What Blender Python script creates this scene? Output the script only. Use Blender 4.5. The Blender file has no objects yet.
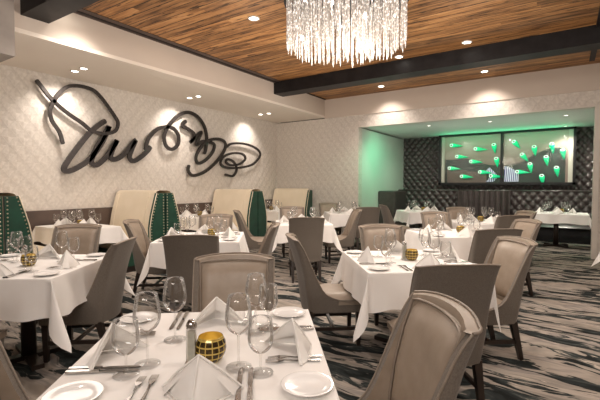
import bpy, bmesh, math, random
from mathutils import Vector, Matrix
random.seed(7)
C = bpy.context.scene.collection
PI = math.pi
R = math.radians

# ------------------------------------------------------------------ materials
def mat(name, base=(.5,.5,.5), rough=.5, metal=0., spec=.5, emit=None, estr=0., trans=0., coat=0., sheen=0.):
    m = bpy.data.materials.new(name); m.use_nodes = True
    b = m.node_tree.nodes['Principled BSDF']
    b.inputs['Base Color'].default_value = (*base, 1)
    b.inputs['Roughness'].default_value = rough
    b.inputs['Metallic'].default_value = metal
    b.inputs['Specular IOR Level'].default_value = spec
    b.inputs['Transmission Weight'].default_value = trans
    b.inputs['Coat Weight'].default_value = coat
    b.inputs['Sheen Weight'].default_value = sheen
    if emit:
        b.inputs['Emission Color'].default_value = (*emit, 1)
        b.inputs['Emission Strength'].default_value = estr
    return m
class NT:
    def __init__(s, m):
        s.m = m; s.t = m.node_tree; s.b = s.t.nodes.get('Principled BSDF')
    def n(s, kind, ins=None, **kw):
        nd = s.t.nodes.new('ShaderNode' + kind)
        for k, v in kw.items(): setattr(nd, k, v)
        if ins:
            for k, v in ins.items():
                if hasattr(v, 'is_output') or hasattr(v, 'links'): s.t.links.new(v, nd.inputs[k])
                else: nd.inputs[k].default_value = v
        return nd
    def math(s, op, a, b=0., c=0., clamp=False):
        nd = s.n('Math', {0: a, 1: b, 2: c}, operation=op); nd.use_clamp = clamp
        return nd.outputs[0]
    def ramp(s, fac, stops, interp='LINEAR'):
        nd = s.n('ValToRGB', {'Fac': fac}); cr = nd.color_ramp; cr.interpolation = interp
        while len(cr.elements) < len(stops): cr.elements.new(.5)
        for e, (p, c) in zip(cr.elements, stops): e.position = p; e.color = (*c, 1)
        return nd.outputs[0]
    def obj(s):
        return s.n('TexCoord').outputs['Object']
    def mapping(s, scale=(1,1,1), rot=(0,0,0), loc=(0,0,0), vec=None):
        return s.n('Mapping', {'Vector': vec or s.obj(), 'Scale': scale, 'Rotation': rot, 'Location': loc}).outputs[0]
    def noise(s, vec, scale, detail=3., rough=.5, dist=0.):
        return s.n('TexNoise', {'Vector': vec, 'Scale': scale, 'Detail': detail, 'Roughness': rough, 'Distortion': dist}).outputs['Fac']
    def mix(s, f, a, b, blend='MIX'):
        nd = s.n('Mix', data_type='RGBA', blend_type=blend)
        for k, v in ((0, f), (6, a), (7, b)):
            if hasattr(v, 'links'): s.t.links.new(v, nd.inputs[k])
            else: nd.inputs[k].default_value = v if k == 0 else (*v, 1)
        return nd.outputs[2]
    def color(s, o): s.t.links.new(o, s.b.inputs['Base Color'])
    def bump(s, h, strength=.3, dist=.02):
        nd = s.n('Bump', {'Height': h, 'Strength': strength, 'Distance': dist})
        s.t.links.new(nd.outputs[0], s.b.inputs['Normal'])

M = {}
def noisy(name, c0, c1, scale, rough=.6, bump=.1, bscale=None, dist=.003, **kw):
    m = mat(name, c0, rough, **kw); t = NT(m)
    t.color(t.ramp(t.noise(t.obj(), scale), [(.35, c0), (.65, c1)]))
    if bump: t.bump(t.noise(t.obj(), bscale or scale*2), bump, dist)
    M[name] = m; return m
noisy('tweed', (.135,.113,.093), (.185,.157,.13), 160, .85, .25, 260, .002, sheen=.2)
noisy('leather', (.285,.228,.175), (.325,.262,.205), 14, .42, .12, 220, .0015)
noisy('piping', (.23,.19,.15), (.27,.22,.18), 20, .5, 0)
noisy('dark_wood', (.016,.010,.008), (.028,.018,.013), 12, .35, 0)
noisy('linen', (.86,.83,.80), (.90,.875,.85), 5, .8, .15, 14, .006, spec=.2, sheen=.1)
noisy('napkin', (.82,.795,.765), (.88,.86,.83), 8, .8, .1, 30, .003, spec=.2)
noisy('cream_leather', (.80,.70,.54), (.84,.74,.585), 4, .45, .06, 60, .002)
noisy('green_velvet', (.003,.040,.022), (.005,.058,.032), 9, .55, 0, spec=.3, sheen=.3)
noisy('black_leather', (.034,.025,.024), (.050,.038,.037), 10, .28, 0, spec=.7)
noisy('wainscot', (.065,.043,.034), (.095,.064,.05), 3, .5, 0)
noisy('plaster', (.60,.52,.45), (.63,.55,.475), 1.2, .75, 0)
noisy('soffit_paint', (.80,.73,.65), (.83,.76,.68), 1, .6, 0)
noisy('alcove_paint', (.62,.62,.58), (.66,.66,.62), 1, .5, 0)
noisy('trim_paint', (.62,.58,.52), (.68,.63,.57), 2, .4, 0)
noisy('beam_black', (.010,.009,.010), (.017,.016,.017), 6, .5, 0, spec=.25)
noisy('sign_metal', (.032,.027,.025), (.05,.042,.04), 18, .38, 0, metal=.5)
noisy('porcelain', (.88,.87,.86), (.9,.89,.88), 2, .12, 0, coat=.3)
noisy('steel', (.42,.40,.38), (.50,.48,.46), 30, .22, 0, metal=1.)
noisy('knife_steel', (.25,.235,.22), (.36,.34,.32), 30, .25, 0, metal=1.)
noisy('brass', (.55,.47,.36), (.7,.6,.45), 30, .3, 0, metal=1.)
noisy('salt_fill', (.42,.41,.34), (.52,.5,.42), 60, .4, 0)
noisy('grey_box', (.30,.27,.245), (.35,.315,.285), 6, .7, .2, 30, .004)
M['wax'] = mat('wax', (.9,.8,.45), .5, emit=(1.,.62,.12), estr=.6)
M['lens'] = mat('lens', (1,1,1), .4, emit=(1.,.93,.82), estr=16)
M['lens_soft'] = mat('lens_soft', (1,1,1), .4, emit=(1.,.95,.88), estr=6)

def glassy(name, tint=(1,1,1), gmin=.05, gmax=.8, rim=.5):
    m = bpy.data.materials.new(name); m.use_nodes = True; t = m.node_tree; t.nodes.clear()
    out = t.nodes.new('ShaderNodeOutputMaterial'); mx = t.nodes.new('ShaderNodeMixShader')
    tr = t.nodes.new('ShaderNodeBsdfTransparent'); gl = t.nodes.new('ShaderNodeBsdfGlossy')
    lw = t.nodes.new('ShaderNodeLayerWeight'); lw.inputs['Blend'].default_value = .22
    nz = t.nodes.new('ShaderNodeTexNoise'); nz.inputs['Scale'].default_value = 3
    rp = t.nodes.new('ShaderNodeMapRange'); rp.inputs['To Min'].default_value = gmin; rp.inputs['To Max'].default_value = gmax
    cr = t.nodes.new('ShaderNodeMix'); cr.data_type = 'RGBA'
    cr.inputs[6].default_value = (*tint, 1); cr.inputs[7].default_value = tuple(.72*c for c in tint) + (1,)
    t.links.new(lw.outputs['Facing'], cr.inputs[0]); t.links.new(cr.outputs[2], tr.inputs['Color'])
    gl.inputs['Roughness'].default_value = .03; gl.inputs['Color'].default_value = (.95,.95,.95,1)
    t.links.new(lw.outputs['Fresnel'], rp.inputs['Value']); t.links.new(rp.outputs[0], mx.inputs[0])
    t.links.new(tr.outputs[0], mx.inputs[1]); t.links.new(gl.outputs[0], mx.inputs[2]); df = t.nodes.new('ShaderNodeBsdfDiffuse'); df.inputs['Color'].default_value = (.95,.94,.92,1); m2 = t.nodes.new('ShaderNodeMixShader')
    pw = t.nodes.new('ShaderNodeMath'); pw.operation = 'POWER'; pw.inputs[1].default_value = 2.2; ml = t.nodes.new('ShaderNodeMath'); ml.operation = 'MULTIPLY'; ml.inputs[1].default_value = rim  # diffuse white at grazing angles paints bright edges onto the glass
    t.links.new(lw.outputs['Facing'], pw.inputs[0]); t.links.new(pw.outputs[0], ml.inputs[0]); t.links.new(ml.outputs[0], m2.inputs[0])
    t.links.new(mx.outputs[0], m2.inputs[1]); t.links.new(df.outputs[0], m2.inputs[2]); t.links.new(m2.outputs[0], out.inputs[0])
    M[name] = m; return m
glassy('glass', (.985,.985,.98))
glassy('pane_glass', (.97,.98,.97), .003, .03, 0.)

def carpet():
    m = mat('carpet', rough=.95, spec=.1); t = NT(m); o = t.obj()
    warp = t.n('TexNoise', {'Vector': t.mapping((.5,.9,1)), 'Scale': 1.6, 'Detail': 2.})
    wv = t.n('VectorMath', {0: warp.outputs['Color'], 1: (.5,.5,.5)}, operation='SUBTRACT').outputs[0]
    wv = t.n('VectorMath', {0: wv, 'Scale': .55}, operation='SCALE').outputs[0]
    p = t.n('VectorMath', {0: o, 1: wv}, operation='ADD').outputs[0]
    a = t.noise(t.mapping((1.25,5.2,1), (0,0,R(6)), vec=p), 1.35, 4.5, .56, .9)
    b = t.noise(t.mapping((.9,4.0,1), (0,0,R(-5)), (7,3,0), vec=p), 1.5, 4, .55, .8)
    c = t.noise(t.mapping((1.6,6.,1), (0,0,R(4)), (2,9,0), vec=p), 2.1, 4, .6, .6)
    base = t.ramp(b, [(.30,(.17,.155,.14)),(.42,(.30,.265,.23)),(.52,(.40,.35,.30)),(.60,(.24,.215,.20)),(.70,(.55,.48,.41))])
    dark = t.ramp(a, [(.505,(0,0,0)),(.53,(1,1,1))])
    dcol = t.ramp(c, [(.40,(.016,.018,.018)),(.55,(.035,.042,.042)),(.62,(.09,.095,.09))])
    col = t.mix(dark, base, dcol)
    lite = t.ramp(c, [(.625,(0,0,0)),(.66,(1,1,1))])
    col = t.mix(lite, col, (.52,.45,.38))
    t.color(col); t.bump(t.noise(o, 240), .3, .004)
    M['carpet'] = m
carpet()

def relief(name, horiz):
    # pale relief tile: little folded facets in a half-drop pattern. horiz = 0 (x) or 1 (y) is the wall's horizontal axis
    m = mat(name, (.80,.755,.70), .55, spec=.3); t = NT(m)
    sx = t.n('SeparateXYZ', {0: t.obj()})
    h = sx.outputs[horiz]; z = sx.outputs[2]
    uu = t.math('DIVIDE', h, .21); vv = t.math('DIVIDE', z, .125)
    row = t.math('FLOOR', vv)
    uo = t.math('ADD', uu, t.math('MULTIPLY', t.math('MODULO', row, 2.), .5))
    fu = t.math('FRACT', uo); fv = t.math('FRACT', vv)
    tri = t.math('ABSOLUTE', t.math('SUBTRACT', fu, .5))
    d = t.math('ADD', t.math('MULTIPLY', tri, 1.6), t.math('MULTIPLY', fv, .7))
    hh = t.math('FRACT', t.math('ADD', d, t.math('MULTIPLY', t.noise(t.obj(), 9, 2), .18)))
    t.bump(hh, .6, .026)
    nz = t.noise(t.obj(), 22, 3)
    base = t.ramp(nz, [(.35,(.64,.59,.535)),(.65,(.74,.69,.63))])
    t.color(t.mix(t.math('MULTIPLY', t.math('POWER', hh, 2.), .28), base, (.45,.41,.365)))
    M[name] = m
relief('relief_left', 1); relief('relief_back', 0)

def wood():
    m = mat('plank_wood', rough=.5, spec=.35); t = NT(m); o = t.obj()
    sx = t.n('SeparateXYZ', {0: o}); x, y = sx.outputs[0], sx.outputs[1]
    row = t.math('FLOOR', t.math('DIVIDE', y, .155))
    off = t.math('MULTIPLY', t.n('TexWhiteNoise', {'W': row}, noise_dimensions='1D').outputs[0], 3.4)
    cell = t.math('FLOOR', t.math('DIVIDE', t.math('ADD', x, off), 3.4))
    cid = t.n('CombineXYZ', {0: cell, 1: row, 2: 0.}).outputs[0]
    rnd = t.n('TexWhiteNoise', {'Vector': cid}, noise_dimensions='3D').outputs[0]
    pv = t.n('VectorMath', {0: t.mapping((.45,4.6,1)), 1: t.n('CombineXYZ', {0: t.math('MULTIPLY', rnd, 31.), 1: t.math('MULTIPLY', rnd, 17.), 2: 0.}).outputs[0]}, operation='ADD').outputs[0]
    g = t.noise(pv, 2.2, 7, .66, .9)
    g2 = t.noise(pv, 5.5, 3, .6, .3)
    col = t.ramp(g, [(.30,(.06,.027,.010)),(.43,(.24,.115,.042)),(.55,(.40,.205,.08)),(.72,(.54,.32,.145))])
    col = t.mix(t.ramp(g2, [(.57,(0,0,0)),(.66,(1,1,1))]), col, (.05,.022,.008))
    col = t.mix(1., col, t.ramp(rnd, [(0,(.72,.68,.64)),(.5,(.98,.94,.88)),(1,(1.2,1.14,1.04))]), 'MULTIPLY')
    fy = t.math('FRACT', t.math('DIVIDE', y, .155))
    gap = t.math('GREATER_THAN', t.math('ABSOLUTE', t.math('SUBTRACT', fy, .5)), .465)
    col = t.mix(gap, col, (.012,.006,.003))
    t.color(col); M['plank_wood'] = m
wood()

def mosaic():
    m = mat('mosaic_glass', rough=.15, metal=.3, spec=.6); t = NT(m); o = t.obj()
    sx = t.n('SeparateXYZ', {0: o}); an = t.math('ARCTAN2', sx.outputs[1], sx.outputs[0])
    fa = t.math('FRACT', t.math('MULTIPLY', an, 14/(2*PI))); fz = t.math('FRACT', t.math('DIVIDE', sx.outputs[2], .0215))
    ga = t.math('GREATER_THAN', t.math('ABSOLUTE', t.math('SUBTRACT', fa, .5)), .43)
    gz = t.math('GREATER_THAN', t.math('ABSOLUTE', t.math('SUBTRACT', fz, .5)), .38)
    line = t.math('MAXIMUM', ga, gz)
    top = t.math('GREATER_THAN', sx.outputs[2], .0895)
    line = t.math('MAXIMUM', line, top)
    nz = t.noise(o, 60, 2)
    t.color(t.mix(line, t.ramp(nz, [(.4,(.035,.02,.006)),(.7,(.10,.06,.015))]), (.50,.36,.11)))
    em = t.mix(line, (.0,.0,.0), (.30,.19,.03)); t.t.links.new(em, t.b.inputs['Emission Color']); t.b.inputs['Emission Strength'].default_value = .35  # candle glow put into the emission of the gold joints and rim
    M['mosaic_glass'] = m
    noisy('gold_inside', (.55,.38,.08), (.75,.55,.15), 40, .25, 0, metal=.4, emit=(1,.6,.08), estr=.12)  # lining emission stands in for the candle's glow
mosaic()

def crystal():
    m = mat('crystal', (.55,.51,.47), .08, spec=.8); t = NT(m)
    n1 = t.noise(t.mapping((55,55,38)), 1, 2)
    es = t.ramp(n1, [(.36,(.05,.04,.032)),(.48,(.22,.18,.15)),(.58,(.55,.49,.43)),(.68,(2.0,1.85,1.7))])  # sparkle of lamp-lit rods painted into their emission
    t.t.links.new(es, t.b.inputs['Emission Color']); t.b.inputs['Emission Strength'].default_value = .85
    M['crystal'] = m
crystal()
M['bulb'] = mat('bulb', (1,1,1), .4, emit=(1,.93,.85), estr=14)

def green_glow():
    m = mat('green_glass', (.02,.55,.25), .15, spec=.6, emit=(.0,.8,.30), estr=.75); t = NT(m)
    z = t.n('SeparateXYZ', {0: t.obj()}).outputs[0]
    c = t.ramp(t.math('MULTIPLY', z, 2.8), [(0,(.04,1.,.42)),(.35,(0,.62,.22)),(1,(0,.09,.035))])
    t.t.links.new(c, t.b.inputs['Emission Color']); M['green_glass'] = m
    M['pupil'] = mat('pupil', (.01,.01,.01), .3); M['ring_white'] = mat('ring_white', (.8,.95,.85), .3, emit=(.6,1.,.75), estr=.7)
green_glow()

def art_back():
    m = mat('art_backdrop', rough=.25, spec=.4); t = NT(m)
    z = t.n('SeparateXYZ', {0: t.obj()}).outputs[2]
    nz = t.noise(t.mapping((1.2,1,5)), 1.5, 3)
    t.color(t.ramp(t.math('ADD', t.math('MULTIPLY', z, .8), t.math('MULTIPLY', nz, .25)), [(.05,(.25,.18,.155)),(.55,(.55,.45,.39)),(.95,(.58,.56,.50))]))  # grey upper part paints the reflected room ceiling into the backdrop
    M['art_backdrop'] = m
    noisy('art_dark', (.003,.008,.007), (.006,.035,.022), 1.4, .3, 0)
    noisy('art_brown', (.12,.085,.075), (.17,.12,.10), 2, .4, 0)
    s = mat('stripe_panel', rough=.4, emit=(.3,.35,.6), estr=.12); t = NT(s)
    w = t.n('TexWave', {'Vector': t.mapping((1,1,.25), (0,R(-12),0)), 'Scale': 7., 'Distortion': 1.5}, bands_direction='X').outputs['Fac']
    c = t.ramp(w, [(.3,(.06,.06,.25)),(.55,(.35,.4,.8)),(.8,(.9,.95,1.))]); t.color(c); t.t.links.new(c, t.b.inputs['Emission Color'])
    M['stripe_panel'] = s
art_back()

# ------------------------------------------------------------------ mesh builder
class MB:
    def __init__(s): s.v = []; s.f = []; s.mi = []; s.sm = []; s.mats = []
    def m(s, name):
        if name not in s.mats: s.mats.append(name)
        return s.mats.index(name)
    def add(s, verts, faces, mname, smooth=False, xf=None):
        o = len(s.v); k = s.m(mname)
        for p in verts:
            p = Vector(p); s.v.append(xf @ p if xf else p)
        for f in faces:
            s.f.append([i+o for i in f]); s.mi.append(k); s.sm.append(smooth)
    def box(s, x0, x1, y0, y1, z0, z1, mname, xf=None):
        v = [(x,y,z) for x in (x0,x1) for y in (y0,y1) for z in (z0,z1)]
        s.add(v, [(0,1,3,2),(4,6,7,5),(0,4,5,1),(2,3,7,6),(0,2,6,4),(1,5,7,3)], mname, False, xf)
    def taper(s, p0, p1, a0, a1, mname, n=4, smooth=False, rot=PI/4):
        # tapered bar from p0 (half size a0) to p1 (half size a1)
        p0, p1 = Vector(p0), Vector(p1); d = (p1-p0).normalized()
        up = Vector((0,0,1)) if abs(d.z) < .9 else Vector((1,0,0))
        e = d.cross(up).normalized(); g = d.cross(e)
        v = []
        for p, r in ((p0,a0),(p1,a1)):
            for i in range(n):
                t = rot + 2*PI*i/n; v.append(p + e*r*math.cos(t) + g*r*math.sin(t))
        f = [(i,(i+1)%n,n+(i+1)%n,n+i) for i in range(n)]
        s.add(v, f, mname, smooth); s.add(v, [tuple(range(n))[::-1], tuple(range(n,2*n))], mname, False)
    def lathe(s, prof, mname, n=24, smooth=True, xf=None, cx=0, cy=0):
        v = []; f = []; m = len(prof)
        for r, z in prof:
            for i in range(n):
                a = 2*PI*i/n; v.append((cx+r*math.cos(a), cy+r*math.sin(a), z))
        for j in range(m-1):
            for i in range(n):
                f.append((j*n+i, j*n+(i+1)%n, (j+1)*n+(i+1)%n, (j+1)*n+i))
        s.add(v, f, mname, smooth, xf)
    def grid(s, pts, mname, smooth=True, closed_u=False):
        # pts[j][i]
        m = len(pts); n = len(pts[0]); f = []
        for j in range(m-1):
            for i in range(n if closed_u else n-1):
                f.append((j*n+i, j*n+(i+1)%n, (j+1)*n+(i+1)%n, (j+1)*n+i))
        s.add([p for r in pts for p in r], f, mname, smooth)
    def tube(s, path, r, mname, n=6, closed=False):
        P = [Vector(p) for p in path]; k = len(P); rings = []; prev = None
        for i in range(k):
            a = P[(i-1) % k] if closed or i else P[0]; b = P[(i+1) % k] if closed or i < k-1 else P[-1]
            d = (b-a).normalized()
            if prev is None:
                up = Vector((0,0,1)) if abs(d.z) < .9 else Vector((1,0,0)); e = d.cross(up).normalized()
            else: e = (prev - d*prev.dot(d)).normalized()
            prev = e; g = d.cross(e); rr = r[i] if isinstance(r, (list,tuple)) else r
            rings.append([P[i] + (e*math.cos(2*PI*q/n) + g*math.sin(2*PI*q/n))*rr for q in range(n)])
        if closed: rings.append(rings[0])
        s.grid(rings, mname, True, True)
        if not closed:
            s.add(rings[0], [tuple(range(n))[::-1]], mname); s.add(rings[-1], [tuple(range(n))], mname)
    def mesh(s, name, sharp=None):
        me = bpy.data.meshes.new(name); me.from_pydata([tuple(p) for p in s.v], [], s.f)
        for mn in s.mats: me.materials.append(M[mn])
        me.polygons.foreach_set('material_index', s.mi); me.polygons.foreach_set('use_smooth', s.sm)
        bm = bmesh.new(); bm.from_mesh(me); bmesh.ops.remove_doubles(bm, verts=bm.verts, dist=1e-5)
        bmesh.ops.recalc_face_normals(bm, faces=bm.faces); bm.to_mesh(me); bm.free()
        if sharp: me.set_sharp_from_angle(angle=R(sharp))
        me.update(); return me

def add_obj(name, me, parent=None, loc=(0,0,0), rz=0., bevel=0):
    o = bpy.data.objects.new(name, me); C.objects.link(o); o.location = loc; o.rotation_euler = (0,0,rz)
    if parent: o.parent = parent
    if bevel:
        b = o.modifiers.new('bevel', 'BEVEL'); b.width = bevel; b.segments = 2; b.limit_method = 'ANGLE'
    return o
def tag(o, label, cat, group=None):
    o['label'] = label; o['category'] = cat
    if group: o['group'] = group
    return o
def thing(name, label, cat, loc=(0,0,0), rz=0., group=None):
    o = add_obj(name, None, None, loc, rz); o.empty_display_size = .1
    return tag(o, label, cat, group)
def struct(name, mb, bevel=0):
    o = add_obj(name, mb.mesh(name), bevel=bevel); o['kind'] = 'structure'; return o
def sub(name, label, mesh, parent): 
    o = add_obj(name, mesh, parent)
    if label: o['label'] = label
    return o

# ------------------------------------------------------------------ camera (room: left wall x=0, back wall y=0)
CAM = Vector((7.0, -9.344, 1.40)); YAW = R(33.5)
cd = bpy.data.cameras.new('camera'); cd.lens = 24; cd.sensor_width = 36; cd.clip_start = .05
cam = bpy.data.objects.new('camera', cd); C.objects.link(cam)
cam.location = CAM; cam.rotation_euler = (R(90-2.15), 0, YAW); bpy.context.scene.camera = cam
cY, sY = math.cos(YAW), math.sin(YAW)
def W(X, Y, z=0.):   # metres right of / ahead of the camera -> room
    return Vector((7.0 + X*cY - Y*sY, -9.344 + X*sY + Y*cY, z))

# ------------------------------------------------------------------ room shell
def wallbox(name, *a, mt, bevel=0):
    mb = MB(); mb.box(*a, mt); return struct(name, mb, bevel)
wallbox('floor', -.2, 10.4, -12.6, 3.8, -.1, 0, mt='carpet')
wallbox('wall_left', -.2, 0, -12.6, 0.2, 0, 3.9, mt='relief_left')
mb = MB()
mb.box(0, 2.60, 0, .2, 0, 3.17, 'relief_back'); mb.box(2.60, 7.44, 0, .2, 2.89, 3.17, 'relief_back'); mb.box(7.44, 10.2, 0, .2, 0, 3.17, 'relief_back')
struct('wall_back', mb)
wallbox('wall_header', 1.62, 10.2, -.03, .2, 3.17, 3.66, mt='plaster')
wallbox('wall_right', 10.2, 10.4, -12.6, .2, 0, 3.9, mt='plaster')
wallbox('wall_front', -.2, 10.4, -12.8, -12.6, 0, 3.9, mt='plaster')
wallbox('ceiling', 1.62, 10.2, -12.6, 0, 3.66, 3.8, mt='plank_wood')
mb = MB(); mb.box(0, 1.62, -12.6, 0, 3.19, 3.24, 'soffit_paint'); mb.box(1.56, 1.62, -12.6, 0, 3.24, 3.8, 'plaster')
struct('ceiling_soffit', mb)
# a dropped block on the left soffit and the ceiling beams
wallbox('trim_1', 0, 1.76, -8.6, -7.29, 2.86, 3.5, mt='grey_box')
wallbox('trim_7', 1.62, 10.2, -2.26, -1.92, 3.40, 3.66, mt='beam_black')
wallbox('trim_8', 1.62, 10.2, -7.17, -6.86, 3.40, 3.66, mt='beam_black')
# dark shadow-gap strips and plaster margins along the plank field
mb = MB(); mb.box(1.66, 1.70, -12.6, -2.26, 3.645, 3.66, 'beam_black'); mb.box(1.66,1.70,-1.92,-.1,3.645,3.66,'beam_black'); struct('trim_2', mb)
mb = MB(); mb.box(7.32, 7.40, -12.6, -2.26, 3.63, 3.66, 'beam_black'); mb.box(7.32,7.40,-1.92,-.35,3.63,3.66,'beam_black'); struct('trim_3', mb)
mb = MB(); mb.box(1.62, 1.66, -12.6, -2.26, 3.64, 3.66, 'wainscot'); mb.box(1.70,1.80,-12.6,-7.17,3.652,3.66,'wainscot'); mb.box(1.70,1.80,-6.86,-2.26,3.652,3.66,'wainscot'); struct('trim_4', mb)
# opening casings
wallbox('trim_5', 2.60, 7.44, -.012, .2, 2.86, 2.89, mt='trim_paint')
wallbox('trim_6', 7.44, 7.53, -.02, .0, 0, 2.89, mt='trim_paint')
# alcove shell
wallbox('wall_alcove_left', 2.45, 2.60, .2, 3.6, 0, 2.86, mt='alcove_paint')
wallbox('wall_alcove_right', 7.62, 7.8, .2, 3.6, 0, 2.86, mt='alcove_paint')
wallbox('ceiling_alcove', 2.45, 7.8, .2, 3.6, 2.90, 3.0, mt='alcove_paint')
wallbox('wall_alcove_back', 2.45, 7.8, 3.46, 3.6, 0, 2.9, mt='alcove_paint')
wallbox('baseboard_left', 0, .03, -12.6, 0, 0, .99, mt='wainscot')
wallbox('baseboard_back', 1.3, 2.58, -.02, 0, 0, .12, mt='wainscot')

def tuft_h(u, w, a, b):
    p = u/a + w/b; q = u/a - w/b
    return (abs(math.sin(PI*p))*abs(math.sin(PI*q)))**.6
def tufted(x0, x1, z0, z1, fn, step=.022, a=.19, b=.23, depth=.065):
    nx = int((x1-x0)/step)+1; nz = int((z1-z0)/step)+1
    return [[fn(x0+(x1-x0)*i/nx, z0+(z1-z0)*j/nz, depth*tuft_h(x0+(x1-x0)*i/nx, z0+(z1-z0)*j/nz, a, b)) for i in range(nx+1)] for j in range(nz+1)]
mb = MB(); mb.grid(tufted(2.60, 7.62, 1.0, 2.90, lambda x,z,d: (x, 3.45-d, z)), 'black_leather')
struct('wall_alcove_tufting', mb)

# ------------------------------------------------------------------ wall script sign
def catmull(pts, k=7):
    out = []; P = [pts[0]] + pts + [pts[-1]]
    for i in range(1, len(P)-2):
        p0, p1, p2, p3 = [Vector(q) for q in P[i-1:i+3]]
        for j in range(k):
            t = j/k; out.append(.5*((2*p1) + (p2-p0)*t + (2*p0-5*p1+4*p2-p3)*t*t + (3*p1-p0-3*p2+p3)*t**3))
    out.append(Vector(pts[-1])); return out
STROKES = [
 ([(-6.36,3.04),(-6.27,2.93),(-6.16,2.8),(-6.02,2.68),(-5.86,2.57),(-5.66,2.46),(-5.52,2.36),(-5.36,2.32),(-5.16,2.34),(-5.04,2.41),(-5.0,2.55),(-5.07,2.67),(-5.21,2.84),(-5.31,2.95),(-5.44,3.05),(-5.6,3.08),(-5.75,3.07),(-5.9,3.02),(-6.04,2.87),(-6.13,2.7),(-6.17,2.58),(-6.14,2.43),(-6.03,2.26),(-5.98,2.07)], .028, .11),
 ([(-5.23,2.56),(-5.39,2.44),(-5.55,2.28),(-5.73,2.05),(-5.88,1.84),(-5.97,1.67),(-5.9,1.63),(-5.74,1.7),(-5.56,1.83),(-5.4,2.02),(-5.28,2.21),(-5.17,2.46),(-5.28,2.26),(-5.41,2.05),(-5.5,1.86),(-5.49,1.77),(-5.4,1.76),(-5.24,1.9),(-5.1,2.1),(-5.02,2.22),(-5.1,2.07),(-5.15,1.91),(-5.07,1.87),(-4.93,1.94),(-4.79,2.08),(-4.64,2.26),(-4.71,2.1),(-4.77,1.93),(-4.69,1.86),(-4.52,1.95),(-4.37,2.08),(-4.3,2.17)], .043, .10),
 ([(-4.41,2.08),(-4.40,2.2),(-4.33,2.35),(-4.14,2.53),(-3.92,2.6),(-3.72,2.58),(-3.61,2.45),(-3.63,2.26),(-3.79,2.15),(-3.93,2.21),(-3.98,2.39),(-3.9,2.58),(-3.72,2.79),(-3.54,2.92),(-3.32,2.99),(-3.07,2.93),(-2.88,2.75),(-2.8,2.5),(-2.83,2.24),(-2.88,2.11)], .036, .105),
 ([(-3.39,2.8),(-3.5,2.69),(-3.33,2.62),(-3.18,2.54),(-3.19,2.43),(-3.29,2.34),(-3.11,2.5),(-2.96,2.6),(-3.03,2.46),(-3.11,2.3),(-2.94,2.39),(-2.77,2.4)], .036, .10),
 ([(-3.34,1.84),(-3.36,1.71),(-3.22,1.61),(-2.85,1.72),(-2.45,2.0),(-2.21,2.29),(-2.24,2.45),(-2.48,2.49),(-2.77,2.42),(-3.01,2.23),(-3.14,2.02),(-3.07,1.89),(-2.84,1.98),(-2.63,2.17),(-2.57,2.34),(-2.71,2.4)], .034, .115),
 ([(-2.16,2.32),(-1.98,2.42),(-1.52,2.46),(-1.03,2.38),(-0.86,2.21),(-1.17,1.95),(-1.7,1.84),(-2.18,1.83),(-2.36,1.92),(-2.26,2.08),(-1.94,2.19),(-1.57,2.19),(-1.47,2.07),(-1.7,1.93),(-1.99,1.89),(-2.17,1.95),(-2.12,2.03),(-1.93,1.99),(-1.81,1.87),(-1.82,1.73),(-1.96,1.62),(-2.22,1.66)], .027, .105)]
sg = thing('wall_script_sign', 'large dark metal handwriting-style script sign mounted on pale relief wall', 'sign', (0.02,-3.6,2.3))
for pts, hw, x in STROKES:
    mb = MB(); sp = catmull(pts); n = len(sp); rows = []
    for i, p in enumerate(sp):
        d = (sp[min(i+1,n-1)] - sp[max(i-1,0)]); d = d.normalized() if d.length > 1e-6 else Vector((1,0))
        nn = Vector((-d.y, d.x)); w = hw*(1 if 0 < i < n-1 else .5)
        a = p + nn*w + Vector((3.6,-2.3)); b = p - nn*w + Vector((3.6,-2.3)); x1 = x-.02; x0 = x-.055
        rows.append([(x1,a.x,a.y),(x1,b.x,b.y),(x0,b.x,b.y),(x0,a.x,a.y)])
    mb.grid(rows, 'sign_metal', False, True)
    mb.add(rows[0], [(0,1,2,3)], 'sign_metal'); mb.add(rows[-1], [(0,1,2,3)], 'sign_metal')
    sub('letter_stroke', None, mb.mesh('letter_stroke'), sg)
    mb = MB()
    for i in (3, n//2, n-4): mb.taper((-.02, sp[i].x+3.6, sp[i].y-2.3), (x-.05, sp[i].x+3.6, sp[i].y-2.3), .008, .008, 'steel', 8)
    sub('standoff_pin', None, mb.mesh('standoff_pin'), sg)

# ------------------------------------------------------------------ lights helper
def light(kind, loc, energy, color=(1,.885,.79), size=.1, aim=None, spot=None, blend=.5, size_y=None):
    ld = bpy.data.lights.new('lamp_' + kind.lower(), kind); ld.energy = energy; ld.color = color
    if kind == 'AREA':
        ld.size = size
        if size_y: ld.shape = 'RECTANGLE'; ld.size_y = size_y
    elif kind != 'SUN': ld.shadow_soft_size = size
    if kind == 'SPOT': ld.spot_size = R(spot or 60); ld.spot_blend = blend
    o = bpy.data.objects.new('lamp_' + kind.lower(), ld); C.objects.link(o); o.location = loc
    d = Vector(aim) - Vector(loc) if aim else Vector((0,0,-1))
    o.rotation_euler = d.to_track_quat('-Z', 'Y').to_euler()
    return o

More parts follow.
